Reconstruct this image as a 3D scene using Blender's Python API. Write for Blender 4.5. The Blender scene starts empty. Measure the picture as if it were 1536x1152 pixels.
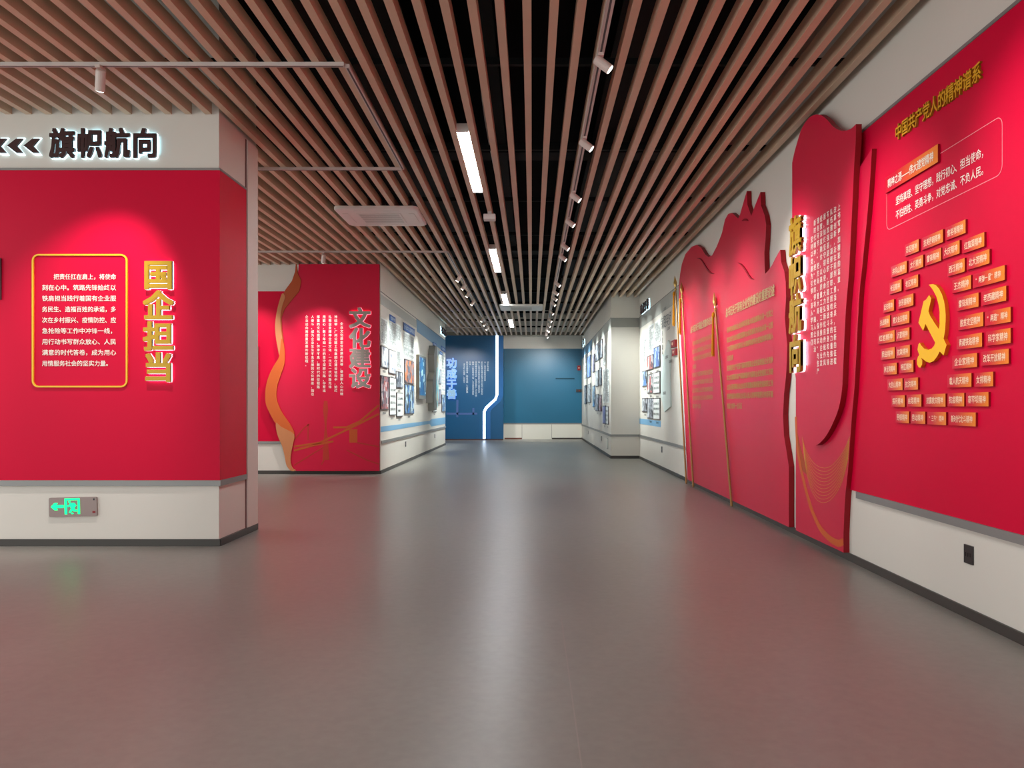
import bpy, bmesh, math, random
from mathutils import Vector, Matrix
random.seed(7)
SC = bpy.context.scene
COL = SC.collection
F, VX, VY, CZ = 1200.0, 798.0, 609.5, 1.2      # focal length in pixels, vanishing point, camera height

# ------------------------------------------------------------------ camera, world, exposure, large lights
cam = bpy.data.cameras.new('camera'); camo = bpy.data.objects.new('camera', cam); COL.objects.link(camo)
camo.location = (0, 0, CZ); camo.rotation_euler = (math.pi/2, 0, 0)
cam.sensor_width = 36; cam.lens = 36*F/1536; cam.shift_x = -30/1536; cam.shift_y = 33.5/1536
cam.clip_start = .05; cam.clip_end = 200
SC.camera = camo
W = bpy.data.worlds.new('world'); SC.world = W; W.use_nodes = True
W.node_tree.nodes['Background'].inputs[0].default_value = (.95, 1.0, .98, 1)
W.node_tree.nodes['Background'].inputs[1].default_value = 1.85
SC.view_settings.view_transform = 'Standard'; SC.view_settings.look = 'None'
SC.view_settings.exposure = 0.2; SC.view_settings.gamma = 1; SC.view_settings.use_curve_mapping = False
STRIP_E = 48.0
SPOT_W = 225.0

# ------------------------------------------------------------------ materials
def lin(c):
    return tuple(((x/255)/12.92 if x/255 <= .04045 else ((x/255+.055)/1.055)**2.4) for x in c)
MATS = {}
def mat(name, c, rough=.5, spec=.5, metal=0, em=None, es=0, var=0, scale=8, bump=0, coat=0):
    if name in MATS: return MATS[name]
    m = bpy.data.materials.new(name); m.use_nodes = True; nt = m.node_tree
    b = nt.nodes['Principled BSDF']; L = nt.links
    b.inputs['Roughness'].default_value = rough; b.inputs['Specular IOR Level'].default_value = spec
    b.inputs['Metallic'].default_value = metal; b.inputs['Coat Weight'].default_value = coat
    tc = nt.nodes.new('ShaderNodeTexCoord'); no = nt.nodes.new('ShaderNodeTexNoise'); no.inputs['Scale'].default_value = scale
    no.inputs['Detail'].default_value = 4
    L.new(tc.outputs['Object'], no.inputs['Vector'])
    mx = nt.nodes.new('ShaderNodeMix'); mx.data_type = 'RGBA'
    l = lin(c); v = max(var, .02)
    mx.inputs[6].default_value = (*[x*(1-v) for x in l], 1); mx.inputs[7].default_value = (*[min(1, x*(1+v)) for x in l], 1)
    L.new(no.outputs['Fac'], mx.inputs[0]); L.new(mx.outputs[2], b.inputs['Base Color'])
    if em: b.inputs['Emission Color'].default_value = (*lin(em), 1); b.inputs['Emission Strength'].default_value = es
    if bump:
        bp = nt.nodes.new('ShaderNodeBump'); bp.inputs['Strength'].default_value = bump; bp.inputs['Distance'].default_value = .002
        L.new(no.outputs['Fac'], bp.inputs['Height']); L.new(bp.outputs[0], b.inputs['Normal'])
    MATS[name] = m; return m
WHITE = mat('wall_paint', (220, 215, 206), .55, .4, var=.03, scale=1.5, bump=.05)
WHITE2 = mat('wall_lower_paint', (222, 222, 212), .5, .4, var=.02, scale=1.5)
RED = mat('red_vinyl', (210, 0, 54), .45, .15, var=.03, scale=1.2)
REDB = mat('red_lacquer_board', (210, 3, 60), .36, .45, var=.03, scale=1.2)
REDE = mat('red_board_edge', (140, 0, 18), .5, .3)
RAIL = mat('grey_metal_rail', (140, 140, 138), .4, .5, metal=.3)
BASE = mat('dark_baseboard', (62, 58, 54), .4, .5)
SLAT = mat('wood_look_slat', (202, 174, 148), .42, .4, var=.10, scale=3)
VOID = mat('black_void', (9, 10, 12), .8, .1)
DUCT = mat('black_duct', (9, 9, 10), .6, .2)
TRACK = mat('track_white', (200, 190, 184), .4, .5)
TRK2 = mat('track_slot', (70, 68, 70), .5, .4)
HEAD = mat('spot_head', (214, 198, 190), .4, .5)
LENS = mat('spot_lens', (255, 255, 255), .3, .5, em=(255, 250, 240), es=9)
STRIP = mat('strip_diffuser', (255, 255, 255), .4, .3, em=(246, 252, 255), es=STRIP_E)
ACW = mat('ac_plastic', (220, 215, 210), .4, .5)
GREY = mat('grey_metal', (150, 148, 144), .35, .5, metal=.4)
GOLD = mat('gold_letter', (186, 146, 24), .38, .5, var=.05, scale=12, metal=.25)
GOLDS = mat('gold_letter_side', (150, 92, 14), .4, .5)
YEL = mat('yellow_frame', (238, 188, 30), .4, .5)
YELT = mat('gold_title', (226, 166, 26), .42, .4)
EMBL = mat('yellow_emblem', (250, 190, 30), .4, .45)
EMBLS = mat('orange_emblem_side', (205, 90, 10), .5, .4)
DARKL = mat('dark_brown_letter', (62, 34, 34), .35, .5)
SILV = mat('silver_letter', (168, 162, 154), .4, .5, metal=.2)
GLOWC = mat('cool_halo', (230, 250, 255), .5, .3, em=(205, 238, 250), es=1.5)
GLOWW = mat('white_halo', (255, 250, 255), .5, .3, em=(255, 240, 250), es=1.0)
GLOWP = mat('pink_halo', (255, 200, 210), .5, .3, em=(255, 150, 175), es=1.1)
GLOWB = mat('blue_halo', (130, 190, 255), .5, .3, em=(50, 130, 225), es=1.5)
TXTW = mat('white_text', (245, 238, 226), .5, .3)
TXTG = mat('gold_text', (196, 150, 88), .45, .4)
TXTT = mat('pale_gold_title', (206, 182, 126), .4, .5)
TXTK = mat('black_text', (50, 52, 54), .5, .3)
TXTP = mat('tile_text', (255, 226, 196), .5, .3)
DOT = mat('pink_line', (238, 160, 160), .5, .3)
TAN = mat('ribbon_tan', (200, 130, 84), .5, .4)
ORA = mat('ribbon_orange', (206, 96, 36), .5, .4)
ORD = mat('ribbon_rust', (176, 74, 30), .5, .4)
FAINT = mat('faint_orange_print', (186, 52, 36), .45, .4)
FAINT2 = mat('faint_orange_print_bright', (192, 82, 32), .45, .4)
THREAD = mat('gold_line', (220, 160, 70), .45, .4)
BLUE = mat('blue_panel', (10, 80, 124), .35, .5, var=.04, scale=1)
BLUE2 = mat('teal_panel', (20, 100, 134), .4, .5, var=.04, scale=1)
TEXTB = mat('pale_blue_text', (214, 232, 240), .5, .3)
LTB = mat('light_blue_band', (122, 172, 208), .5, .4)
GRB = mat('grey_band', (172, 174, 168), .5, .4)
SBL = mat('steel_blue_band', (108, 148, 180), .5, .4)
HEADB = mat('heading_blue', (18, 84, 170), .5, .4)
LED = mat('led_strip', (255, 255, 255), .4, .3, em=(205, 230, 255), es=3.5)
PAPER = mat('paper_white', (238, 242, 240), .5, .4)
FRM = mat('dark_frame', (72, 62, 64), .4, .5)
SCRG = mat('screen_bezel', (120, 112, 100), .35, .5)
POLE = mat('brass_pole', (158, 116, 62), .45, .5, metal=.3)
FIN = mat('brass_finial', (206, 172, 100), .28, .5, metal=.7)
TASS = mat('gold_tassel', (206, 138, 18), .8, .2, var=.2, scale=60)
BLK = mat('black_plastic', (46, 42, 42), .4, .5)
EXITP = mat('exit_plate', (150, 132, 128), .3, .5, metal=.3)
GREEN = mat('exit_green', (20, 255, 150), .5, .3, em=(0, 255, 135), es=1.3)
DRED = mat('alarm_red', (140, 12, 22), .4, .5)
CONC = mat('cable_white', (190, 190, 186), .5, .3)

def floor_material():
    m = bpy.data.materials.new('polished_concrete'); m.use_nodes = True; nt = m.node_tree; N = nt.nodes; L = nt.links
    b = N['Principled BSDF']; tc = N.new('ShaderNodeTexCoord')
    n1 = N.new('ShaderNodeTexNoise'); n1.inputs['Scale'].default_value = .6; n1.inputs['Detail'].default_value = 4; n1.inputs['Roughness'].default_value = .5
    n2 = N.new('ShaderNodeTexNoise'); n2.inputs['Scale'].default_value = 22; n2.inputs['Detail'].default_value = 5
    mp = N.new('ShaderNodeMapping'); mp.inputs['Scale'].default_value = (1, .35, 1)
    L.new(tc.outputs['Object'], mp.inputs[0]); L.new(mp.outputs[0], n1.inputs[0]); L.new(tc.outputs['Object'], n2.inputs[0])
    cr = N.new('ShaderNodeValToRGB'); e = cr.color_ramp.elements
    e[0].position = .3; e[0].color = (*lin((140, 136, 129)), 1); e[1].position = .7; e[1].color = (*lin((160, 156, 148)), 1)
    L.new(n1.outputs['Fac'], cr.inputs[0])
    mx = N.new('ShaderNodeMix'); mx.data_type = 'RGBA'; mx.blend_type = 'MULTIPLY'; mx.inputs[0].default_value = .22
    L.new(cr.outputs[0], mx.inputs[6]); L.new(n2.outputs['Fac'], mx.inputs[7]); L.new(mx.outputs[2], b.inputs['Base Color'])
    mr = N.new('ShaderNodeMapRange'); mr.inputs[3].default_value = .29; mr.inputs[4].default_value = .36
    L.new(n1.outputs['Fac'], mr.inputs[0]); L.new(mr.outputs[0], b.inputs['Roughness'])
    b.inputs['Specular IOR Level'].default_value = .45
    bp = N.new('ShaderNodeBump'); bp.inputs['Strength'].default_value = .04; bp.inputs['Distance'].default_value = .002
    L.new(n2.outputs['Fac'], bp.inputs['Height']); L.new(bp.outputs[0], b.inputs['Normal'])
    return m
def tile_material(half):
    name = 'tile_gradient_%d' % round(half*100); half = round(half*100)/100
    # printed red-to-orange gradient along the plaque (object X is its reading direction)
    if name in MATS: return MATS[name]
    m = bpy.data.materials.new(name); m.use_nodes = True; nt = m.node_tree; N = nt.nodes; L = nt.links
    b = N['Principled BSDF']; tc = N.new('ShaderNodeTexCoord'); sp = N.new('ShaderNodeSeparateXYZ'); cr = N.new('ShaderNodeValToRGB')
    L.new(tc.outputs['Object'], sp.inputs[0]); inv = N.new('ShaderNodeMapRange'); inv.inputs[1].default_value = half; inv.inputs[2].default_value = -half
    L.new(sp.outputs['Y'], inv.inputs[0]); L.new(inv.outputs[0], cr.inputs[0])
    e = cr.color_ramp.elements; e[0].position = .25; e[0].color = (*lin((208, 0, 44)), 1); e[1].position = .95; e[1].color = (*lin((240, 132, 34)), 1)
    L.new(cr.outputs[0], b.inputs['Base Color']); b.inputs['Roughness'].default_value = .3
    MATS[name] = m; return m
def photo_material(name, cols, scale=6):
    if name in MATS: return MATS[name]
    m = bpy.data.materials.new(name); m.use_nodes = True; nt = m.node_tree; N = nt.nodes; L = nt.links
    b = N['Principled BSDF']; tc = N.new('ShaderNodeTexCoord'); v = N.new('ShaderNodeTexVoronoi'); v.inputs['Scale'].default_value = scale
    v.feature = 'F1'; v.distance = 'CHEBYCHEV'; n = N.new('ShaderNodeTexNoise'); n.inputs['Scale'].default_value = scale*.7; n.inputs['Detail'].default_value = 6
    cr = N.new('ShaderNodeValToRGB'); cr.color_ramp.interpolation = 'CONSTANT'
    L.new(tc.outputs['Object'], v.inputs[0]); L.new(tc.outputs['Object'], n.inputs[0])
    mx = N.new('ShaderNodeMix'); mx.inputs[0].default_value = .4
    sp = N.new('ShaderNodeSeparateColor'); L.new(v.outputs['Color'], sp.inputs[0])
    L.new(sp.outputs[0], mx.inputs[2]); L.new(n.outputs['Fac'], mx.inputs[3]); L.new(mx.outputs[0], cr.inputs[0])
    e = cr.color_ramp.elements
    while len(e) < len(cols): e.new(.5)
    for i, c in enumerate(cols): e[i].position = .2+.6*i/len(cols) if i else 0; e[i].color = (*lin(c), 1)
    L.new(cr.outputs[0], b.inputs['Base Color']); b.inputs['Roughness'].default_value = .4
    MATS[name] = m; return m
P_RED = photo_material('photo_red_meeting', [(60, 50, 60), (150, 90, 96), (200, 110, 100), (150, 140, 150), (230, 220, 220)], 9)
P_ORA = photo_material('photo_orange', [(60, 60, 74), (110, 110, 124), (232, 130, 60), (140, 146, 158), (206, 120, 80)], 8)
P_BLU = photo_material('photo_blue_hall', [(40, 50, 60), (60, 120, 190), (140, 160, 176), (90, 104, 116), (200, 222, 230)], 7)
P_GRY = photo_material('photo_grey_site', [(54, 58, 66), (120, 124, 134), (160, 168, 176), (90, 90, 104), (210, 214, 220)], 8)
P_SKY = photo_material('photo_blue_sky', [(76, 100, 164), (94, 126, 188), (104, 142, 200), (90, 114, 182), (190, 210, 230)], 10)
P_PUR = photo_material('photo_violet', [(104, 108, 160), (120, 124, 176), (132, 134, 190), (90, 96, 140), (160, 164, 204)], 6)
P_SCR = photo_material('screen_picture', [(14, 62, 120), (24, 100, 150), (40, 120, 170), (18, 84, 140), (190, 226, 240)], 5)
P_CYN = photo_material('cyan_graphic', [(160, 230, 230), (190, 236, 238), (230, 240, 244), (140, 200, 220), (240, 230, 200)], 4)

# ------------------------------------------------------------------ builders
def obj(name, vs, fs, m, parent=None, mi=None, smooth=False):
    """one mesh object from world-space vertices; origin at its parent or at its own base"""
    vs = [Vector(v) for v in vs]
    me = bpy.data.meshes.new(name)
    if parent is not None: o0 = Vector(parent.get('org', (0, 0, 0)))
    else:
        lo = [min(v[i] for v in vs) for i in range(3)]; hi = [max(v[i] for v in vs) for i in range(3)]
        o0 = Vector(((lo[0]+hi[0])/2, (lo[1]+hi[1])/2, lo[2]))
    me.from_pydata([v-o0 for v in vs], [], fs)
    ml = m if isinstance(m, (list, tuple)) else [m]
    for x in ml: me.materials.append(x)
    if mi: me.polygons.foreach_set('material_index', mi)
    if smooth: me.polygons.foreach_set('use_smooth', [True]*len(fs))
    me.update()
    o = bpy.data.objects.new(name, me); COL.objects.link(o)
    if parent is None: o.location = o0; o['org'] = tuple(o0)
    else: o.parent = parent; o['org'] = tuple(o0)
    return o
def tag(o, label, cat, group=None):
    o['label'] = label; o['category'] = cat
    if group: o['group'] = group
    return o
def struct(o): o['kind'] = 'structure'; return o
def thing(name, label, cat, loc, group=None):
    o = bpy.data.objects.new(name, None); COL.objects.link(o); o.location = loc; o['org'] = tuple(loc); o.empty_display_size = .1
    return tag(o, label, cat, group)
def boxv(x0, x1, y0, y1, z0, z1):
    v = [(x, y, z) for z in (z0, z1) for x, y in ((x0, y0), (x1, y0), (x1, y1), (x0, y1))]
    return v, [(3, 2, 1, 0), (4, 5, 6, 7), (0, 1, 5, 4), (1, 2, 6, 5), (2, 3, 7, 6), (3, 0, 4, 7)]
def box(name, x0, x1, y0, y1, z0, z1, m, parent=None, bev=0):
    v, f = boxv(x0, x1, y0, y1, z0, z1)
    o = obj(name, v, f, m, parent)
    if bev:
        bm = bmesh.new(); bm.from_mesh(o.data); bmesh.ops.bevel(bm, geom=bm.edges[:], offset=bev, segments=2, affect='EDGES', profile=.5)
        bm.to_mesh(o.data); bm.free()
    return o
# wall frames: (u right, v up, w out of the wall) in world axes
FRAMES = {'south': (Vector((1, 0, 0)), Vector((0, 0, 1)), Vector((0, -1, 0))),     # face seen from -Y
          'west': (Vector((0, -1, 0)), Vector((0, 0, 1)), Vector((-1, 0, 0))),     # wall on the +X side
          'east': (Vector((0, 1, 0)), Vector((0, 0, 1)), Vector((1, 0, 0)))}       # wall on the -X side
class Pl:
    """a wall plane; pixel() turns a point of the photograph into the plane's own metres"""
    def __init__(s, face, d): s.face = face; s.d = d; s.U, s.V, s.W = FRAMES[face]
    def pt(s, u, v, w=0):
        o = {'south': Vector((0, s.d, 0)), 'west': Vector((s.d, 0, 0)), 'east': Vector((s.d, 0, 0))}[s.face]
        return o+s.U*u+s.V*v+s.W*w
    def pixel(s, x, y):
        if s.face == 'south': Y = s.d; return ((x-VX)/F*Y, CZ+(VY-y)/F*Y)
        Y = s.d*F/(x-VX); return ((-Y if s.face == 'west' else Y), CZ+(VY-y)/F*Y)
def prism(name, pl, pts, w0, w1, mf, ms=None, parent=None):
    """outline pts (u, v) extruded from w0 to w1 out of the wall"""
    a = sum(pts[i-1][0]*pts[i][1]-pts[i][0]*pts[i-1][1] for i in range(len(pts)))
    if a < 0: pts = pts[::-1]
    n = len(pts)
    vs = [pl.pt(u, v, w1) for u, v in pts]+[pl.pt(u, v, w0) for u, v in pts]
    from mathutils.geometry import tessellate_polygon
    tri = tessellate_polygon([[Vector((u, v, 0)) for u, v in pts]])
    fs = []; mi = []
    for t in tri:
        p = [Vector(pts[i]) for i in t]; c = (p[1]-p[0]).cross(p[2]-p[0]) if hasattr(p[0], 'cross') else 1
        t = tuple(t) if c > 0 else tuple(t[::-1])
        fs.append(t); mi.append(0); fs.append(tuple(i+n for i in t[::-1])); mi.append(0)
    for i in range(n):
        j = (i+1) % n; fs.append((i, i+n, j+n, j)); mi.append(1)
    return obj(name, vs, fs, [mf, ms or mf], parent, mi)
def pbox(name, pl, u0, u1, v0, v1, w0, w1, m, parent=None, ms=None):
    return prism(name, pl, [(u0, v0), (u1, v0), (u1, v1), (u0, v1)], w0, w1, m, ms, parent)
def spl(pts, n=4, closed=False):
    out = []; N = len(pts); rng = range(N if closed else N-1)
    for i in rng:
        p = [pts[(i+k-1) % N] if closed else pts[min(max(i+k-1, 0), N-1)] for k in range(4)]
        for s in range(n):
            t = s/n
            out.append(tuple(.5*(2*p[1][a]+(p[2][a]-p[0][a])*t+(2*p[0][a]-5*p[1][a]+4*p[2][a]-p[3][a])*t*t+(3*p[1][a]-p[0][a]-3*p[2][a]+p[3][a])*t**3) for a in (0, 1)))
    if not closed: out.append(pts[-1])
    return out
def strip_pts(pts, w):
    """outline of a band of width w (a number or a list) about a polyline"""
    L, R = [], []
    for i, p in enumerate(pts):
        a = pts[max(i-1, 0)]; b = pts[min(i+1, len(pts)-1)]
        dx, dy = b[0]-a[0], b[1]-a[1]; d = math.hypot(dx, dy) or 1; h = (w[i] if isinstance(w, list) else w)/2
        L.append((p[0]-dy/d*h, p[1]+dx/d*h)); R.append((p[0]+dy/d*h, p[1]-dx/d*h))
    return L, R
def band(name, pl, lines, w, w0, w1, m, parent=None, closed=False):
    """thin raised bands along polylines, one mesh"""
    vs, fs = [], []
    for pts in lines:
        if closed: pts = pts+[pts[0], pts[1]]
        L, R = strip_pts(pts, w); b = len(vs); n = len(pts)
        if closed:
            L, R = L[1:-1]+[L[1]], R[1:-1]+[R[1]]; n = len(L)
        for l, r in zip(L, R): vs += [pl.pt(*l, w1), pl.pt(*r, w1), pl.pt(*l, w0), pl.pt(*r, w0)]
        for i in range(n-1):
            q = b+4*i; fs += [(q+1, q+5, q+4, q), (q, q+4, q+6, q+2), (q+5, q+1, q+3, q+7)]
    return obj(name, vs, fs, m, parent)
def cyl_between(a, b, r0, r1, n=12, caps=True):
    a, b = Vector(a), Vector(b); d = (b-a).normalized(); t = Vector((0, 0, 1)) if abs(d.z) < .9 else Vector((1, 0, 0))
    x = d.cross(t).normalized(); y = d.cross(x)
    vs = []; fs = []
    for c, r in ((a, r0), (b, r1)):
        for i in range(n): t = 2*math.pi*i/n; vs.append(c+x*(r*math.cos(t))+y*(r*math.sin(t)))
    for i in range(n): j = (i+1) % n; fs.append((i, i+n, j+n, j))
    if caps: fs += [tuple(range(n)), tuple(range(2*n-1, n-1, -1))]
    return vs, fs
def join(parts):
    vs, fs = [], []
    for v, f in parts:
        b = len(vs); vs += v; fs += [tuple(i+b for i in q) for q in f]
    return vs, fs
def lathe(a, b, prof, n=14):
    """prof: (t along a->b in metres, radius)"""
    a, b = Vector(a), Vector(b); d = (b-a).normalized()
    return join([cyl_between(a+d*p[0], a+d*q[0], p[1], q[1], n) for p, q in zip(prof, prof[1:])])

# ---- writing
_G = {}
def glyph(ch, bold):
    k = (ch, bold)
    if k in _G: return _G[k]
    best = None
    for off in ((min(bold, .008), 0) if bold else (0,)):
        c = bpy.data.curves.new('g', 'FONT'); c.body = ch; c.resolution_u = 2; c.offset = off
        o = bpy.data.objects.new('g', c); me = bpy.data.meshes.new_from_object(o)
        bpy.data.objects.remove(o); bpy.data.curves.remove(c)
        r = ([(v.co.x-.5, v.co.y-.38) for v in me.vertices], [tuple(p.vertices) for p in me.polygons], sum(p.area for p in me.polygons))
        bpy.data.meshes.remove(me)
        if best is None: best = r
        elif r[2] > best[2]: best = r
    _G[k] = best; return best
def glyph_geo(pl, ch, u, v, su, sv, w, bold=0, shifts=((0, 0),)):
    g = glyph(ch, bold); vs, fs = [], []
    for i, (sx, sy) in enumerate(shifts):
        b = len(vs); vs += [pl.pt(u+(x+sx)*su, v+(y+sy)*sv, w+.0004*i) for x, y in g[0]]
        fs += [tuple(i+b for i in f) for f in g[1]]
    return vs, fs
SH = ((.012, .012), (-.012, .012), (.012, -.012), (-.012, -.012))
SHB = tuple((a*q, b*q) for q in (2.1,) for a, b in SH)+((0, 0),)
def flat_text(name, pl, items, w, m, parent, bold=.012, shifts=((0, 0),)):
    """items: (char, u, v, su, sv) with u, v the middle of the character"""
    parts = [glyph_geo(pl, c, u, v, su, sv, w, bold, shifts) for c, u, v, su, sv in items if c not in ' \u3000']
    if not parts: return None
    vs, fs = join(parts); return obj(name, vs, fs, m, parent)
def row(s, u0, u1, v, sv, su=None):
    n = len(s); p = (u1-u0)/n; return [(c, u0+p*(i+.5), v, su or p*1.0, sv) for i, c in enumerate(s)]
def column(s, u, v0, pitch, su, sv):
    return [(c, u, v0-pitch*(i+.5), su, sv) for i, c in enumerate(s)]
def extruded(pl, ch, u, v, su, sv, w0, w1, bold, shifts):
    """solid character: front face at w1, walls back to w0"""
    g = glyph(ch, bold); vs, fs, mi = [], [], []
    cnt = {}
    for f in g[1]:
        for i in range(len(f)):
            e = (f[i], f[(i+1) % len(f)]); cnt[e] = cnt.get(e, 0)+1
    edges = [e for e in cnt if (e[1], e[0]) not in cnt]
    n = len(g[0])
    for k, (sx, sy) in enumerate(shifts):
        b = len(vs)
        for w in (w1+.0006*k, w0): vs += [pl.pt(u+(x+sx)*su, v+(y+sy)*sv, w) for x, y in g[0]]
        for f in g[1]: fs.append(tuple(i+b for i in f)); mi.append(0)
        for a, c in edges: fs.append((b+a, b+a+n, b+c+n, b+c)); mi.append(1)
    return vs, fs, mi
def letter(pl, ch, u, v, su, sv, base, depth, mf, ms, mg, parent, bold=.008, gb=.018, shifts=SHB):
    """channel letter: coloured face and side over a glowing acrylic back"""
    vs, fs, mi = extruded(pl, ch, u, v, su, sv, base+depth*.45, base+depth, bold, shifts)
    o = obj('letter', vs, fs, [mf, ms], parent, mi)
    k = gb; s2 = tuple((x*(1+k/.02), y*(1+k/.02)) for x, y in shifts)
    vs, fs, mi = extruded(pl, ch, u, v, su, sv, base+.001, base+depth*.45, bold, s2)
    h = obj('halo', vs, fs, [mg, mg], o, mi)
    return o

# ================================================================== STRUCTURE
XR, XL, XR2 = 2.474, -2.69, 1.82
ZC, ZT = 3.708, 4.7
YB0, YB1, YW, YE, YC, YF = 6.874, 7.80, 14.2, 24.83, 18.4, 29.2
fl = struct(box('floor', -8.5, 2.75, -4, 29.6, -.12, 0, floor_material()))
seam = box('seam', .163, .168, 1.2, 4.6, 0, .0006, mat('floor_seam', (158, 148, 142), .4, .4), fl)
ce = struct(box('ceiling', -8.5, 2.75, -4, 29.6, ZT, ZT+.15, VOID))
def slat(x, y0, y1):
    return box('slat', x-.028, x+.028, y0, y1, ZC, ZC+.10, SLAT, ce)
K0 = -.032
for k in range(-38, 15):
    x = K0+.1716*k
    if x < XL+.02:
        slat(x, -3.5, YB0-.003); slat(x, YB1+.003, YW-.003)
    elif x > XR2-.03: slat(x, -3.5, YC-.003)
    else: slat(x, -3.5, 28.18)
y = -2.0
while y < 28:
    x1 = XR-.02 if y < YC else XR2-.02
    x0 = XL+.02 if y > YW-.3 or YB0-.2 < y < YB1+.2 else -6.6
    box('carrier_rail', x0, x1, y-.02, y+.02, ZC+.10, ZC+.15, DUCT, ce); y += 2.03
for x0, x1, y0, y1, z0, z1 in ((-1.9, -1.0, -3, 27, 4.25, 4.6), (.7, 1.15, -3, 27, 4.3, 4.62), (-.4, -.3, -3, 27, 4.2, 4.3), (-5.4, -4.8, -3, 6.6, 4.2, 4.55), (-2.5, 1.7, 9.2, 9.5, 4.12, 4.24), (-2.5, 1.7, 15.0, 15.4, 4.12, 4.24)):
    box('duct', x0, x1, y0, y1, z0, z1, DUCT, ce)
# --- wall on the right
wr = struct(box('wall_right', XR, XR+.25, -3.5, YC, 0, ZT, WHITE))
PR = Pl('west', XR)
box('red_panel', XR-.012, XR-.0005, -3.5, 6.2, .555, 3.24, RED, wr)
box('panel_edge', XR-.016, XR-.0005, -3.5, 6.2, 3.2405, 3.262, RAIL, wr)
for a, b in ((-3.5, 6.06), (12.7, YC-.002)): box('rail', XR-.022, XR-.0005, a, b, .505, .5545, RAIL, wr)
struct(box('baseboard_right', XR-.014, XR-.0005, -3.5, YC-.001, 0.0005, .060, BASE))
# rear corridor wall on the right with the column face
w2 = struct(box('wall_corridor_right', XR2, XR+.25, YC, YF, 0, ZT, WHITE))
P2 = Pl('west', XR2)
box('rail', XR2-.02, XR2-.0005, YC-.02, YF-.001, .505, .555, RAIL, w2)
box('rail', XR2, XR-.001, YC-.02, YC-.0005, .505, .555, RAIL, w2)
struct(box('baseboard_corridor', XR2-.014, XR2-.0005, YC-.014, YF-.001, .0005, .065, BASE))
struct(box('baseboard_column', XR2, XR-.016, YC-.014, YC-.0005, .0005, .065, BASE))
box('shade_band', XR2+.001, XR-.001, YC-.008, YC-.0005, 3.02, 3.235, mat('column_band', (150, 150, 144), .5, .3), w2)
for pl, a, b, par in ((PR, 12.9, YC-.001, wr), (P2, YC+.001, YF-.001, w2)):
    pbox('seam_line', pl, -b, -a, 3.236, 3.25, .0005, .004, FRM, par)
    if par is w2:
        pbox('printed_band', pl, -24.2, -a, 3.0, 3.236, .0005, .003, GRB, par)
        pbox('printed_band', pl, -b, -24.2, 2.92, 3.236, .0005, .003, SBL, par)
    else: pbox('printed_band', pl, -b, -a, 2.98, 3.236, .0005, .003, GRB, par)
pbox('printed_band', PR, -YC+.002, -15.35, .80, .92, .0005, .003, LTB, wr)
# --- booth on the left
PB = Pl('south', YB0)
wb = struct(box('wall_booth', -7.6, XL, YB0, YB1, 0, ZT, WHITE))
box('red_panel', -7.6, XL+.012, YB0-.012, YB0-.0005, .566, 3.225, RED, wb)
box('red_panel', XL+.0005, XL+.012, YB0, 7.50, .566, 3.225, RED, wb)
box('panel_edge', -7.6, XL+.014, YB0-.016, YB0-.0005, 3.2255, 3.245, RAIL, wb)
box('panel_edge', XL+.0005, XL+.016, YB0, 7.50, 3.2255, 3.245, RAIL, wb)
box('rail', -7.6, XL+.022, YB0-.022, YB0-.0005, .518, .5655, RAIL, wb)
box('rail', XL+.0005, XL+.022, YB0, 7.50, .518, .5655, RAIL, wb)
box('corner_post', XL+.0005, XL+.018, 7.525, YB1, .0605, ZC-.002, WHITE, wb)
box('groove', XL+.0005, XL+.006, 7.501, 7.524, .0605, ZC-.002, mat('groove_shadow', (120, 90, 86), .6, .2), wb)
struct(box('baseboard_booth', -7.6, XL+.014, YB0-.014, YB0-.0005, .0005, .060, BASE))
struct(box('baseboard_booth_side', XL+.0005, XL+.020, YB0-.0004, YB1+.004, .0005, .060, BASE))
# --- wall behind, and the long corridor wall on the left
wl = struct(box('wall_left', -7.6, XL, YW, YE, 0, ZT, WHITE))
PLW = Pl('south', YW); PL_ = Pl('east', XL)
box('red_panel', -7.6, -4.15, YW-.012, YW-.0005, .58, 3.24, RED, wl)
box('panel_edge', -7.6, -4.15, YW-.02, YW-.0005, 3.2405, 3.262, mat('bright_edge', (220, 220, 216), .4, .5), wl)
box('rail', -7.6, -4.15, YW-.02, YW-.0005, .535, .5795, RAIL, wl)
struct(box('baseboard_back', -7.6, XL, YW-.014, YW-.0005, .0005, .062, BASE))
struct(box('baseboard_left', XL+.0005, XL+.014, YW-.014, YE, .0005, .062, BASE))
box('rail', XL+.0005, XL+.02, YW+.02, YE, .535, .585, RAIL, wl)
pbox('seam_line', PL_, YW+.02, YE, 3.236, 3.25, .0005, .004, FRM, wl)
pbox('printed_band', PL_, YW+.02, 18.6, 3.02, 3.2, .0005, .003, GRB, wl)
prism('printed_band', PL_, [(18.7, 2.95), (YE, 2.86), (YE, 3.236), (18.6, 3.236)], .0005, .003, SBL, None, wl)
prism('printed_band', PL_, [(YW+.02, .74), (21.0, .74), (21.4, .66), (YE, .66), (YE, .86), (21.4, .86), (21.0, .82), (YW+.02, .84)], .0005, .003, LTB, None, wl)
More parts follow.
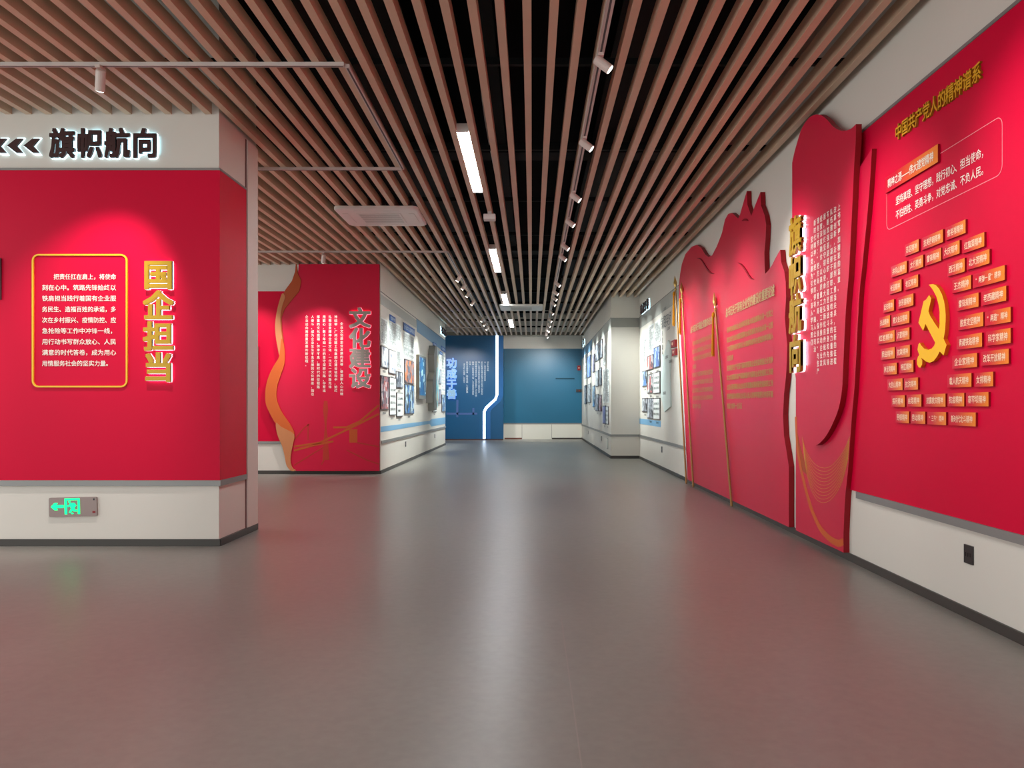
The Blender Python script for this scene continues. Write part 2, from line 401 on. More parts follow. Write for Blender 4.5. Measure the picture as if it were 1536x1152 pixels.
# --- far wall and side rooms
wf = struct(box('wall_far', -8.4, XR+.25, YF, YF+.3, 0, ZT, WHITE))
box('teal_panel', -1.6, XR2-.001, YF-.012, YF-.0005, .58, 3.305, BLUE2, wf)
box('lower_panel', -1.6, XR2-.001, YF-.02, YF-.0005, .0005, .56, WHITE2, wf)
box('rail', -1.6, XR2-.001, YF-.026, YF-.0005, .545, .59, RAIL, wf)
for sx in (-.365, .72): box('door_seam', sx-.006, sx+.006, YF-.024, YF-.0201, .02, .54, mat('seam_grey', (120, 118, 110), .6, .2), wf)
box('door_closer', .86, 1.55, YF-.04, YF-.0125, 2.19, 2.235, mat('seam_dark', (20, 66, 86), .6, .2), wf)
struct(box('baseboard_far', -1.0, -.37, YF-.034, YF-.0205, .0005, .055, mat('brown_base', (112, 66, 54), .4, .5)))
struct(box('baseboard_door', .73, XR2-.001, YF-.034, YF-.0205, .0005, .055, BASE))
tr = struct(box('trim_1', -5.6, XR2-.001, 28.19, 28.26, ZC-.005, ZC+.11, mat('end_channel', (120, 112, 100), .5, .4)))

# ================================================================== CEILING FITTINGS
ordn = ['first', 'second', 'third', 'fourth', 'fifth', 'sixth', 'seventh', 'eighth', 'ninth', 'tenth', 'eleventh', 'twelfth', 'thirteenth', 'fourteenth', 'fifteenth', 'sixteenth', 'seventeenth']
stl = ['nearest to the entrance, over the open floor', 'brightest one, between small white box and entrance', 'just past the small white box', 'just before the far cassette unit', 'beyond the far cassette unit']
for i, (a, b) in enumerate(((1.9, 4.0), (7.3, 9.39), (12.76, 14.97), (17.9, 20.0), (23.2, 25.4))):
    t = thing('strip_light', 'long white LED strip light in the slats, '+stl[i], 'light', (-.635, (a+b)/2, ZC), 'strip lights in the slat ceiling')
    box('housing', -.692, -.578, a, b, ZC+.012, ZC+.075, ACW, t)
    box('diffuser', -.686, -.584, a+.02, b-.02, ZC+.002, ZC+.0119, STRIP, t)
    for yy in (a, b-.02): box('end_cap', -.689, -.581, yy, yy+.0195, ZC-.002, ZC+.0119, ACW, t)
# tracks
def rail_seg(t, p, q, w=.034, z0=ZC-.028, z1=ZC-.0005):
    (x0, y0), (x1, y1) = p, q
    if x0 == x1: box('track', x0-w/2, x0+w/2, y0, y1, z0, z1, TRACK, t); box('slot', x0-.007, x0+.007, y0+.01, y1-.01, z0-.001, z0-.0002, TRK2, t)
    else: box('track', x0, x1, y0-w/2, y0+w/2, z0, z1, TRACK, t); box('slot', x0+.01, x1-.01, y0-.006, y0+.006, z0-.001, z0-.0002, TRK2, t)
t = thing('light_track', 'long straight white light track running down the ceiling over the aisle', 'light track', (.483, 12, ZC-.028))
rail_seg(t, (.483, -3), (.483, 28.1), .05)
t = thing('light_track', 'white U-shaped light track above the booth wall', 'light track', (-3, 5.84, ZC-.028))
rail_seg(t, (-6.5, 5.84), (-1.37, 5.84)); rail_seg(t, (-1.3535, 5.858), (-1.3535, 8.4-.0175)); rail_seg(t, (-2.6, 8.4), (-1.37, 8.4))
rail_seg(t, (-6.5, 8.4), (-2.6, 8.4))
t = thing('light_track', 'white light track turning the corner by the silver lettered board', 'light track', (-1.365, 14, ZC-.028))
rail_seg(t, (-6.5, 12.9), (-1.38, 12.9)); rail_seg(t, (-1.363, 12.918), (-1.363, 25.3-.018)); rail_seg(t, (-5, 25.3), (-1.38, 25.3))
# spot heads: axis from pivot towards the aim
def spot(label, x, y, d, power, group, size=60, blend=.8, lit=True, L=.13, r=.035, hang=.034, col=(1, .96, .9)):
    z = ZC-.028; d = Vector(d).normalized()
    t = thing('track_spotlight', label, 'spotlight', (x, y, z), group)
    v, f = boxv(x-.018, x+.018, y-.045, y+.045, z-.022, z-.0015); obj('adapter', v, f, HEAD, t)
    c = Vector((x, y, z-.022-hang)); v, f = cyl_between(Vector((x, y, z-.021)), c, .008, .008, 8); obj('stem', v, f, HEAD, t)
    a = c-d*L*.35; b = c+d*L*.65
    v, f = lathe(a, b, [(0, r*.8), (.008, r), (L, r)], 18); obj('lamp_head', v, f, HEAD, t)
    v, f = cyl_between(b+d*.0005, b+d*.003, r*.84, r*.84, 18); obj('lens', v, f, LENS if lit else HEAD, t)
    if lit and power:
        ld = bpy.data.lights.new('spot_beam', 'SPOT'); ld.energy = power; ld.spot_size = math.radians(size); ld.spot_blend = blend
        ld.shadow_soft_size = .03; ld.color = col
        lo = bpy.data.objects.new('spot_beam', ld); COL.objects.link(lo); lo.parent = t
        lo.location = b+d*.02-Vector((x, y, z)); lo.rotation_euler = d.to_track_quat('-Z', 'Y').to_euler()
    return t
rys = [3.9, 5.64, 7.38, 9.23, 10.52, 12.1, 13.0, 15.8, 17.0, 17.9, 18.8, 20.6, 22.4, 23.8, 25.5, 27.6]
for i, yy in enumerate(rys):
    xw = XR if yy < YC else XR2
    dz = -.78 if yy < YC else -.95
    spot('white spotlight on the long aisle track, %s from the entrance end' % ordn[i], .483, yy, (1, -.05, dz), SPOT_W*(.9 if yy < 12.5 else 1.6), 'spotlights on the long aisle track', 56, 1.0, col=(1, .96, .9) if yy < 12.5 else (.92, 1, .97))
for i, yy in enumerate([15.05, 16.1, 17.2, 18.6, 22.2, 23.4, 24.7]):
    spot('white spotlight over the picture wall opposite the flags, %s along its track' % ordn[i], -1.363, yy, (-1, 0, -1.5), SPOT_W*1.5, 'spotlights over the corridor picture wall', 60, 1.0, col=(.92, 1, .97))
def aimed(label, x, y, tgt, p, size, group, lit=True):
    z = ZC-.08; return spot(label, x, y, Vector(tgt)-Vector((x, y, z)), p, group, size, lit=lit, L=.15, r=.034, hang=.055, col=(1, .93, .9))
G3 = 'spotlights on the side tracks'
aimed('white spotlight shining on the yellow-framed text on the booth', -3.15, 5.84, (-3.80, YB0, 1.75), SPOT_W*.8, 58, G3)
aimed('white spotlight on the booth track beyond the framed text', -5.1, 5.84, (-5.5, YB0, 1.9), SPOT_W*.6, 62, G3)
aimed('white spotlight hanging above the silver lettered red board', -3.36, 12.9, (-3.85, 14.1, 1.9), SPOT_W*.75, 60, G3)
aimed('white spotlight above the narrow dark red sign', -4.85, 12.9, (-4.95, YW, 1.9), SPOT_W*.55, 62, G3)
aimed('white spotlight over the deep blue board', -2.35, 25.3, (-2.2, 28.3, 1.6), SPOT_W*1.1, 60, G3)
aimed('white spotlight lighting the blue board near the picture wall', -3.2, 25.3, (-2.9, 28.3, 1.7), SPOT_W*.5, 60, G3)
spot('added white spotlight at the far end of the aisle track, brightening the teal wall', .483, 26.6, (.02, 1, -.9), SPOT_W*1.0, G3, 80)  # extra lamp, added only to brighten the dim teal end wall
spot('added white spotlight before it on the aisle track, brightening the teal wall', .483, 24.9, (-.2, 1, -.55), SPOT_W*.9, G3, 80)  # second added lamp, more fill for the far end
# cassette units
def cassette(label, x0, x1, y0, y1):
    t = thing('ceiling_cassette', label, 'air conditioner', ((x0+x1)/2, (y0+y1)/2, ZC), None); z = ZC-.045
    def rr(a, b, c, d, r): return [(cx+r*math.cos(q), cy+r*math.sin(q)) for cx, cy, s in ((b-r, d-r, 0), (a+r, d-r, 1), (a+r, c+r, 2), (b-r, c+r, 3)) for q in [math.pi/2*s+math.pi/2*k/4 for k in range(5)]]
    o = rr(x0, x1, y0, y1, .07); n = len(o)
    i_ = rr(x0+.02, x1-.02, y0+.02, y1-.02, .06)
    vs = [(x, y, ZC-.001) for x, y in o]+[(x, y, z+.012) for x, y in o]+[(x, y, z) for x, y in i_]
    fs = [tuple(range(n))]+[(i+k*n, (i+1) % n+k*n, (i+1) % n+(k+1)*n, i+(k+1)*n) for k in (0, 1) for i in range(n)]+[tuple(range(3*n-1, 2*n-1, -1))]
    obj('body', vs, fs, ACW, t)
    cx, cy = (x0+x1)/2, (y0+y1)/2; hx, hy = (x1-x0)*.27, (y1-y0)*.27
    box('grille', cx-hx, cx+hx, cy-hy, cy+hy, z-.006, z-.0005, ACW, t, .003)
    for k in range(9):
        yy = cy-hy*.85+hy*1.7*k/8; box('grille_bar', cx-hx*.9, cx+hx*.9, yy-.004, yy+.004, z-.009, z-.0062, GREY, t)
    for a, b, c, d in ((cx-hx, cx+hx, y0+.06, y0+.13), (cx-hx, cx+hx, y1-.13, y1-.06), (x0+.07, x0+.14, cy-hy, cy+hy), (x1-.14, x1-.07, cy-hy, cy+hy)):
        box('louver', a, b, c, d, z-.005, z-.0005, ACW, t)
cassette('white square ceiling cassette unit between the booth and the red board', -2.49, -1.436, 10.0, 10.95)
cassette('pale ceiling cassette unit far down the aisle before the blue wall', -.81, .272, 19.6, 20.65)
t = thing('ceiling_sensor', 'small white box hanging under the slats between two strip lights', 'sensor', (-.545, 10.3, ZC))
box('bracket', -.57, -.52, 10.28, 10.34, ZC-.045, ZC-.0005, ACW, t); box('body', -.622, -.468, 10.22, 10.36, ZC-.115, ZC-.0455, ACW, t, .008)
pts = [Vector((-.43+.02*math.sin(i*.7), 4.2+i*.5, 3.98-.004*(i-4)**2)) for i in range(12)]
v, f = join([cyl_between(a, b, .006, .006, 6) for a, b in zip(pts, pts[1:])])
tag(obj('power_cable', v, f, CONC), 'thin pale cable lying above the slats beside the strip light', 'cable')

# ================================================================== BOOTH WALL
BF = .012   # booth panel face is 12 mm out of the wall
t = thing('framed_text', 'yellow rounded frame around white Chinese text on the red booth wall', 'text panel', tuple(PB.pt(-3.9, 1.37, BF)))
a, b = PB.pixel(51.5, 580); c, d = PB.pixel(192, 383); r = .05
corner = [(c-r, b+r, -90), (c-r, d-r, 0), (a+r, d-r, 90), (a+r, b+r, 180)]
pts = [(cx+r*math.cos(math.radians(s+k*15)), cy+r*math.sin(math.radians(s+k*15))) for cx, cy, s in corner for k in range(7)]
band('frame', PB, [pts], .0135, BF+.0005, BF+.014, YEL, t, closed=True)
LT = ['把责任扛在肩上，将使命', '刻在心中。筑路先锋始终以', '铁肩担当践行着国有企业服', '务民生、造福百姓的承诺，多', '次在乡村振兴、疫情防控、应', '急抢险等工作中冲锋一线，', '用行动书写群众放心、人民', '满意的时代答卷，成为用心', '用情服务社会的坚实力量。']
it = []
for i, s in enumerate(LT):
    y = 415.6+16.2*i; u0, v = PB.pixel(82 if i == 0 else 64.6, y); u1, _ = PB.pixel(175.8 if i < 8 else 169, y)
    it += row(s, u0, u1, v, .052)
flat_text('lettering', PB, it, BF+.004, TXTW, t, .014, ((0, 0), (.012, 0), (0, .012)))
t = thing('gold_sign', 'four gold raised characters 国企担当 stacked on the red booth wall', 'sign', tuple(PB.pt(-3.18, 1.4, BF)))
for ch, y in zip('国企担当', (413, 459, 505, 551)):
    u, v = PB.pixel(241, y); letter(PB, ch, u, v, .262, .258, BF, .036, GOLD, GOLDS, GLOWW, t, .008, .003)
t = thing('backlit_sign', 'backlit dark characters 旗帜航向 with chevrons on the white booth header', 'sign', tuple(PB.pt(-3.6, 3.3, 0)))
for ch, x in zip('旗帜航向', (97, 138, 179, 220)):
    u, v = PB.pixel(x, 216.5); letter(PB, ch, u, v, .222, .258, .0, .04, DARKL, DARKL, GLOWC, t, .006, .012)
for cx in (51, 26.5, 2, -22.5):
    px = [(cx-11.5, 220.5), (cx+2, 210), (cx+11.5, 210), (cx+2.5, 220.5), (cx+11.5, 231), (cx+2, 231)]
    q = [PB.pixel(*p) for p in px]; o = prism('chevron', PB, q, .018, .04, DARKL, None, t)
    mu = sum(p[0] for p in q)/6; mv = sum(p[1] for p in q)/6
    prism('halo', PB, [(mu+(p[0]-mu)*1.14, mv+(p[1]-mv)*1.22) for p in q], .001, .018, GLOWC, None, o)
t = thing('exit_sign', 'grey emergency exit plate with green arrow and running figure low on the booth', 'exit sign', tuple(PB.pt(-3.94, .3, 0)))
th = math.radians(1.3); cu, cv = PB.pixel(111, 760)
def ex(x, y):  # plate coordinates taken off the sign itself, 0..100 by 0..40, turned slightly as it hangs
    x = (x-50)*.0041; y = (y-20)*.0041; return (cu+x*math.cos(th)-y*math.sin(th), cv+x*math.sin(th)+y*math.cos(th))
def rrect(x0, x1, y0, y1, r): return [(cx+r*math.cos(math.radians(s+k*22.5)), cy+r*math.sin(math.radians(s+k*22.5))) for cx, cy, s in ((x1-r, y0+r, -90), (x1-r, y1-r, 0), (x0+r, y1-r, 90), (x0+r, y0+r, 180)) for k in range(5)]
prism('plate', PB, [ex(*p) for p in rrect(0, 100, 0, 40, 3)], .0005, .018, EXITP, None, t)
def eg(name, pts, m=GREEN, w=.0205): prism(name, PB, [ex(*p) for p in pts], .0182, w, m, None, t)
eg('arrow', [(4, 21), (12, 29), (19, 29), (16, 24.5), (31, 24.5), (31, 18.5), (16, 18.5), (19, 14), (12, 14)])
eg('door_frame', [(33, 5), (33, 38), (65, 38), (65, 5), (60.5, 5), (60.5, 34), (38, 34), (38, 5)])
eg('runner_head', [(43.5+2.3*math.cos(k*.785), 30.8+2.3*math.sin(k*.785)) for k in range(8)])
eg('runner_body', [(38.5, 22), (40, 19.8), (45, 21.5), (46.5, 16), (42, 9), (44.5, 7.5), (50, 13), (52, 10.5), (59, 10.5), (59, 14), (54.5, 14.2), (54, 20), (58, 22.5), (56.5, 25), (53.5, 28.5), (45, 28.5), (42.5, 24.5)], GREEN, .0215)
eg('runner_shoe', [(46, 8), (50, 8), (52, 5.5), (47.5, 5)])
eg('indicator', [(93, 33), (96, 33), (96, 37), (93, 37)], BLK); eg('test_button', [(91, 6.5), (97, 6.5), (97, 10.5), (91, 10.5)], DRED)
a = PB.pixel(4, 450); b = PB.pixel(4, 388)
t = thing('framed_photo', 'colourful portrait picture at the frame edge on the booth wall', 'picture', tuple(PB.pt(a[0]-.3, a[1], BF)))
pbox('frame', PB, a[0]-.6, a[0], a[1], b[1], BF+.0005, BF+.02, FRM, t)
pbox('photo', PB, a[0]-.59, a[0]-.006, a[1]+.006, b[1]-.006, BF+.0202, BF+.021, photo_material('photo_evening', [(40, 36, 60), (100, 70, 80), (130, 120, 60), (90, 90, 120), (150, 170, 120)], 12), t)

# ================================================================== RIGHT WALL GRAPHICS (near section)
FR = .012
t = thing('gold_title', 'gold raised title along the top of the red wall by the entrance', 'sign', tuple(PR.pt(-4.9, 2.98, FR)))
s = '中国共产党人的精神谱系'; u0, u1 = PR.pixel(1348.5, 0)[0], PR.pixel(1479, 0)[0]
for c, u, v, su, sv in row(s, u0, u1, 3.037, .112):
    vs, fs, mi = extruded(PR, c, u, v, su*1.03, sv, FR+.0005, FR+.014, .008, ((.01, 0), (-.01, 0), (0, .01), (0, -.01))); obj('letter', vs, fs, [YELT, GOLDS], t, mi)
t = thing('quote_panel', 'thin dashed outline with two lines of white text under the gold title', 'text panel', tuple(PR.pt(-4.85, 2.42, FR)))
a, c, b, d, r = -5.55, -4.187, 2.418, 2.724, .05
pts = [(cx+r*math.cos(math.radians(s+k*15)), cy+r*math.sin(math.radians(s+k*15))) for cx, cy, s in ((c-r, b+r, -90), (c-r, d-r, 0), (a+r, d-r, 90), (a+r, b+r, 180)) for k in range(7)]
band('outline', PR, [pts], .0035, FR+.0005, FR+.0015, DOT, t, closed=True)
it = row('坚持真理、坚守理想，践行初心、担当使命，', -5.41, -4.325, 2.587, .063)+row('不怕牺牲、英勇斗争，对党忠诚、不负人民。', -5.41, -4.325, 2.492, .063)
flat_text('lettering', PR, it, FR+.003, TXTW, t, .006)
t = thing('heading_plate', 'red to orange heading plate above the two lines of white text', 'plaque', tuple(PR.pt(-5.2, 2.673, FR)))
pbox('plate', PR, -5.54, -4.822, 2.673, 2.782, FR+.002, FR+.016, tile_material(.36), t, REDE)
flat_text('lettering', PR, row('精神之源——伟大建党精神', -5.50, -4.87, 2.728, .066), FR+.0175, TXTW, t, .014, ((0, 0), (.014, 0)))
TILES = [  # text, left px, right px, mid px of left edge, row
 ('苏区精神', 1357.3, 1378, 376.2, 'top'), ('抗美援朝精神', 1382.7, 1414.3, 366.5, 'top'), ('焦裕禄精神', 1418.2, 1448.3, 351.6, 'top'),
 ('井冈山精神', 1336.6, 1360, 408.6, 'second'), ('太行精神', 1363.5, 1384.6, 398.9, 'second'), ('雷锋精神', 1388, 1411.6, 389.9, 'second'), ('大庆精神', 1413.9, 1439.3, 379.5, 'second'), ('红旗渠精神', 1443.6, 1476.4, 370.8, 'second'),
 ('长征精神', 1334, 1352.2, 433.5, 'third'), ('老区精神', 1356.5, 1377, 427.3, 'third'), ('西迁精神', 1421, 1447, 405.5, 'third'), ('北大荒精神', 1450.2, 1484.2, 395.3, 'third'),
 ('延安精神', 1324.5, 1340.9, 461.7, 'fourth'), ('张思德精神', 1346, 1370, 455.7, 'fourth'), ('王杰精神', 1428.4, 1456.5, 430.7, 'fourth'), ('“两弹一星”精神', 1459.2, 1506.9, 422.3, 'fourth'),
 ('抗战精神', 1319, 1335, 485, 'fifth'), ('遵义会议精神', 1337, 1364, 481.5, 'fifth'), ('雷锋规精神', 1435, 1467.8, 457, 'fifth'), ('老西藏精神', 1472, 1509.2, 448.5, 'fifth'),
 ('红岩精神', 1316.6, 1342, 508.5, 'sixth'), ('沂蒙精神', 1343.6, 1364, 503.8, 'sixth'), ('脱贫攻坚精神', 1437, 1474.8, 485.7, 'sixth'), ('“两路”精神', 1477.2, 1515.9, 478.8, 'sixth'),
 ('照金精神', 1321, 1342, 532, 'seventh'), ('抗联精神', 1344, 1364.7, 529, 'seventh'), ('青藏铁路精神', 1435, 1472.9, 515, 'seventh'), ('科学家精神', 1479, 1515.9, 508.5, 'seventh'),
 ('南泥湾精神', 1324.5, 1345, 554.6, 'eighth'), ('特区精神', 1349.5, 1370, 551, 'eighth'), ('企业家精神', 1428.4, 1465.5, 543.7, 'eighth'), ('改革开放精神', 1471, 1513, 538.5, 'eighth'),
 ('大别山精神', 1331, 1353.8, 577.5, 'ninth'), ('抗洪精神', 1356, 1376.8, 576.5, 'ninth'), ('载人航天精神', 1421, 1457, 572, 'ninth'), ('女排精神', 1462, 1489.7, 570, 'ninth'),
 ('探月精神', 1337, 1357, 601.8, 'tenth'), ('丝路精神', 1360, 1381.9, 601, 'tenth'), ('抗震救灾精神', 1387, 1418.2, 600.7, 'tenth'), ('抗疫精神', 1421.3, 1446.3, 599.7, 'tenth'), ('塞罕坝精神', 1449, 1482.7, 599.2, 'tenth'),
 ('劳模精神', 1343.6, 1363.5, 625.5, 'bottom'), ('劳动精神', 1366, 1387.7, 626.2, 'bottom'), ('“三牛”精神', 1391, 1419, 627.2, 'bottom'), ('新时代北斗精神', 1423, 1463.5, 628, 'bottom')]
cnt = {}
PT = Pl('west', XR-.025)
for s, xl, xr, ym, rw in TILES:
    cnt[rw] = cnt.get(rw, 0)+1
    u0, v = PT.pixel(xl, ym); u1, _ = PT.pixel(xr, ym)
    t = thing('name_plaque', 'small orange plaque %s, %s in the %s row around the golden emblem' % (s.replace('“', '').replace('”', ''), ordn[cnt[rw]-1], rw), 'plaque', tuple(PT.pt((u0+u1)/2, v-.039, 0)), 'name plaques on the red wall')
    pbox('plate', PT, u0, u1, v-.0385, v+.0385, -.0125, 0, tile_material((u1-u0)/2), t, REDE)
    m = .10*(u1-u0); n = len(s)
    flat_text('lettering', PT, row(s, u0+m, u1-m, v, min(.046, (u1-u0-2*m)/n*1.35)), .0015, TXTP, t, .008)
# emblem
EM = [(253,130),(300,122),(340,140),(375,180),(405,240),(430,320),(443,400),(449,480),(448,560),(442,650),(434,710),(425,752),(442,790),(460,825),(443,880),(425,945),(400,920),(380,900),(350,960),(310,1010),(265,1030),(220,1015),(185,985),(165,972),(180,1005),(178,1050),(160,1085),(140,1085),(120,1050),(118,1000),(130,960),(146,940),(125,880),(135,820),(150,798),(165,828),(200,865),(250,882),(290,865),(315,835),(330,800),(270,690),(215,580),(205,620),(190,662),(135,570),(165,450),(195,320),(220,305),(240,278),(258,250),(283,290),(268,360),(250,435),(270,490),(320,570),(368,640),(378,600),(380,440),(365,350),(340,265),(310,205),(280,160)]
PE = Pl('west', XR-.036)
e = prism('party_emblem', PE, [PE.pixel(1360+x/7.68, 410+y/7.68) for x, y in EM], -.0235, 0, EMBL, EMBLS)
tag(e, 'large yellow raised hammer and sickle emblem among the orange plaques', 'emblem')
t = thing('wall_socket', 'black square wall socket low on the white wall under the red panel', 'socket', tuple(PR.pt(-4.52, .31, 0)))
pbox('plate', PR, -4.568, -4.478, .310, .415, .0005, .009, BLK, t, None)
for a in (-4.545, -4.523, -4.501): pbox('pin_hole', PR, a-.003, a+.003, .35, .372, .0092, .0098, mat('hole', (10, 10, 10), .7, .2), t)

# ================================================================== WAVE BOARD (vertical gold sign)
B1, B2 = Pl('west', 2.427), Pl('west', 2.383)
t = thing('wave_board', 'tall layered red board with curved page and glowing vertical gold title', 'display board', (2.43, 6.6, .061))
def ep(x, y): return B1.pixel(x, y)
edge = [(1308, 223), (1303, 300), (1293.4, 400), (1290, 431), (1287, 478), (1284.8, 525), (1281.8, 580), (1278, 622.5), (1275, 664), (1271.9, 706), (1267.7, 747.5), (1265.3, 800)]
back = [ep(x, y) for x, y in edge]; nb = back[-1]
outline = [(-7.36, .061), (-7.36, 3.36), (ep(1250, 262))]+[ep(1290, 250), ep(1300, 235)]+spl(back, 3)+[(nb[0], .061)]
prism('back_board', B1, outline, -.046, 0, REDB, REDE, t)
fe = [B2.pixel(*p) for p in [(1284, 186), (1283.4, 215), (1281.3, 246), (1278.9, 300), (1274, 400), (1271.6, 431), (1269, 462.5), (1266.9, 501.6), (1264.5, 556), (1263, 585), (1258, 612), (1250, 633), (1239.6, 653), (1229, 665), (1221, 667), (1212, 655), (1204, 630), (1197, 595), (1191.5, 550)]]
topc = spl([B2.pixel(*p) for p in [(1188.2, 244), (1192.5, 225), (1203, 192), (1216, 175), (1229, 172), (1240, 179), (1250, 190), (1262, 196), (1275, 194), (1284, 186)]], 5)
prism('front_page', B2, [(-7.33, 2.0)]+topc+spl(fe, 3)+[(-7.33, 1.6)], -.043, 0, REDB, REDE, t)
for ch, y, h in zip('旗帜航向', (352, 412, 470, 530), (62, 60, 58, 56)):
    u, v = B2.pixel(1200, y); letter(B2, ch, u, v, .34, .345, .0, .045, GOLD, GOLDS, GLOWW, t, .008, .002)
cols = ['　　坚持以党建为引领，深入学习贯彻', '新时代精神，把“党的领导”融入公司治', '理各环节：“把方向、管大局、保落实”与生产', '经营深度融合，以高质量工程工作推动企业发', '展，始终坚守初心使命大力弘扬优良传统作风', '不断加强基层组织，打造坚强战斗堡垒和先锋', '队伍建设，凝聚干部职工团结奋斗的力量推进', '改革创新，走在前列、勇当尖兵，在新的征程', '上书写更加精彩的篇章。']
xs = [1218.5, 1223, 1227.8, 1232.5, 1237.6, 1242.7, 1248, 1253.4, 1259.3]
it = []
for i, (x, s) in enumerate(zip(xs, cols)):
    it += column(s, B2.pixel(x, 0)[0], 2.775, .0625, .055, .054)
flat_text('lettering', B2, it, .004, TXTW, t, .012, ((0, 0), (.012, 0), (0, .012)))
ora = spl([ep(*p) for p in [(1193.9, 625), (1196, 670), (1201, 700), (1209, 735), (1219, 768), (1231, 793), (1245, 808), (1257.7, 815), (1265, 812)]], 4)
band('orange_sweep', B1, [ora], .055, .0003, .0015, ORA, t)
wash = [ep(*p) for p in [(1193.9, 600), (1194.5, 640), (1200, 668), (1206, 690), (1210, 712), (1203, 705), (1197, 680), (1193.9, 650)]]
prism('orange_wash', B1, wash, .0003, .001, ORD, None, t)
lines = []
for k in range(11):
    q = [(1203.5+k*.3, 655+k*3), (1208+k*.3, 672+k*4), (1216+k*.2, 688+k*4.8), (1225+k*.1, 698+k*5.2), (1236, 702+k*5.2), (1247, 699+k*5), (1258, 688+k*4.6), (1267-k*.1, 674+k*4), (1275-k*.25, 655+k*3.2)]
    lines.append(spl([ep(*p) for p in q], 3))
band('gold_thread', B1, lines, .0035, .0016, .0024, THREAD, t)

# ================================================================== FLAG BOARD
B3 = Pl('west', 2.42)
t = thing('flag_board', 'large red board cut as overlapping waving flags with gold text', 'display board', (2.42, 10, .062))
FC = [(1031, 716), (1024, 560), (1018.5, 450), (1018.5, 425), (1020.3, 410.6), (1022.7, 396.6), (1028, 381), (1037.5, 370), (1045.3, 367.2), (1051.6, 371.6), (1057.8, 381.7), (1062.5, 385.3), (1068, 383.3), (1075, 370), (1082.8, 349.7), (1087.5, 329.4), (1092.2, 320.8), (1097.7, 319.2), (1101.6, 322.3), (1107, 327.8), (1109.4, 324), (1114, 307.5), (1120.3, 286.4), (1121, 306.7), (1126.9, 324), (1132.8, 307.5), (1140.6, 288), (1141.4, 307.5), (1146.9, 323), (1149.2, 337.2), (1148.4, 357.5), (1146.6, 379.4), (1146.9, 395), (1147.7, 410.6), (1152, 406), (1157.8, 398), (1164, 385.6), (1170.3, 374.7), (1171.9, 393.4), (1176.6, 407.5), (1178.6, 423), (1179.2, 446), (1177.3, 476), (1179, 498), (1181, 517.7), (1180.3, 543.7), (1179, 565), (1176, 591), (1174.6, 622.5), (1176, 653.75), (1180, 678), (1183.3, 700), (1183.3, 789)]
q = [B3.pixel(*p) for p in FC]; q[0] = (q[0][0], .062); q[-1] = (q[-1][0], .062)
prism('board', B3, q, -.05, 0, REDB, REDE, t)
for cr in ([(1046, 387), (1052, 389), (1058, 398), (1063, 406), (1068, 410), (1072, 410.6)], [(1107.8, 394), (1113, 397), (1119, 404.5), (1124, 413), (1128, 418), (1132, 419)], [(1114, 331.3), (1118.5, 329.3), (1123, 331)]):
    pp = spl([B3.pixel(*p) for p in cr], 4); n = len(pp); band('fold_crease', B3, [pp], [.002+.022*math.sin(math.pi*i/(n-1)) for i in range(n)], .0005, .012, REDE, t)
ROWS = [2.142, 2.02, 1.908, 1.79, 1.67, 1.552, 1.436, 1.324, 1.205]
T2 = ['坚持党对国有企业的领导是重大政治原则必须一以贯之', '建立现代企业制度是国有企业改革的方向也必须一以贯', '之中国特色现代国有企业制度特就特在把党的领导融入', '公司治理', '坚持服务生产经营不偏离把提高企业效益增强企业竞争', '实力实现国有资产保值增值作为国有企业党组织工作的', '出发点和落脚点以企业改革发展成果检验党组织的工作', '坚持党组织对国有企业选人用人的领导和把关作用不能', '变着力培养一支队伍']
a0, a1 = B3.pixel(1090, 0)[0], B3.pixel(1163.6, 0)[0]
flat_text('title_lettering', B3, row('总书记关于国有企业党的建设的重要论述', a0, a1, 2.358, .125), .012, TXTT, t, .02, SH)
it = []
for v, s in zip(ROWS, T2):
    p = (B3.pixel(1162.8, 0)[0]-B3.pixel(1092.4, 0)[0])/24; it += row(s, a0+.03, a0+.03+p*len(s), v, .072)
flat_text('body_lettering', B3, it, .004, TXTG, t, .008, SH)
a0, a1 = B3.pixel(1037, 0)[0], B3.pixel(1069.8, 0)[0]
flat_text('title_lettering', B3, row('总书记关于国企党建的论述', a0, a1, 2.358, .115), .012, TXTT, t, .02, SH)
it = []
for v, s in zip(ROWS, T2):
    p = (a1-a0-.1)/20; it += row(s[:20] if len(s) > 12 else s[:12], a0+.1, a0+.1+p*(20 if len(s) > 12 else len(s)), v, .072)
flat_text('body_lettering', B3, it, .004, TXTG, t, .014, ((0, 0), (.02, 0)))
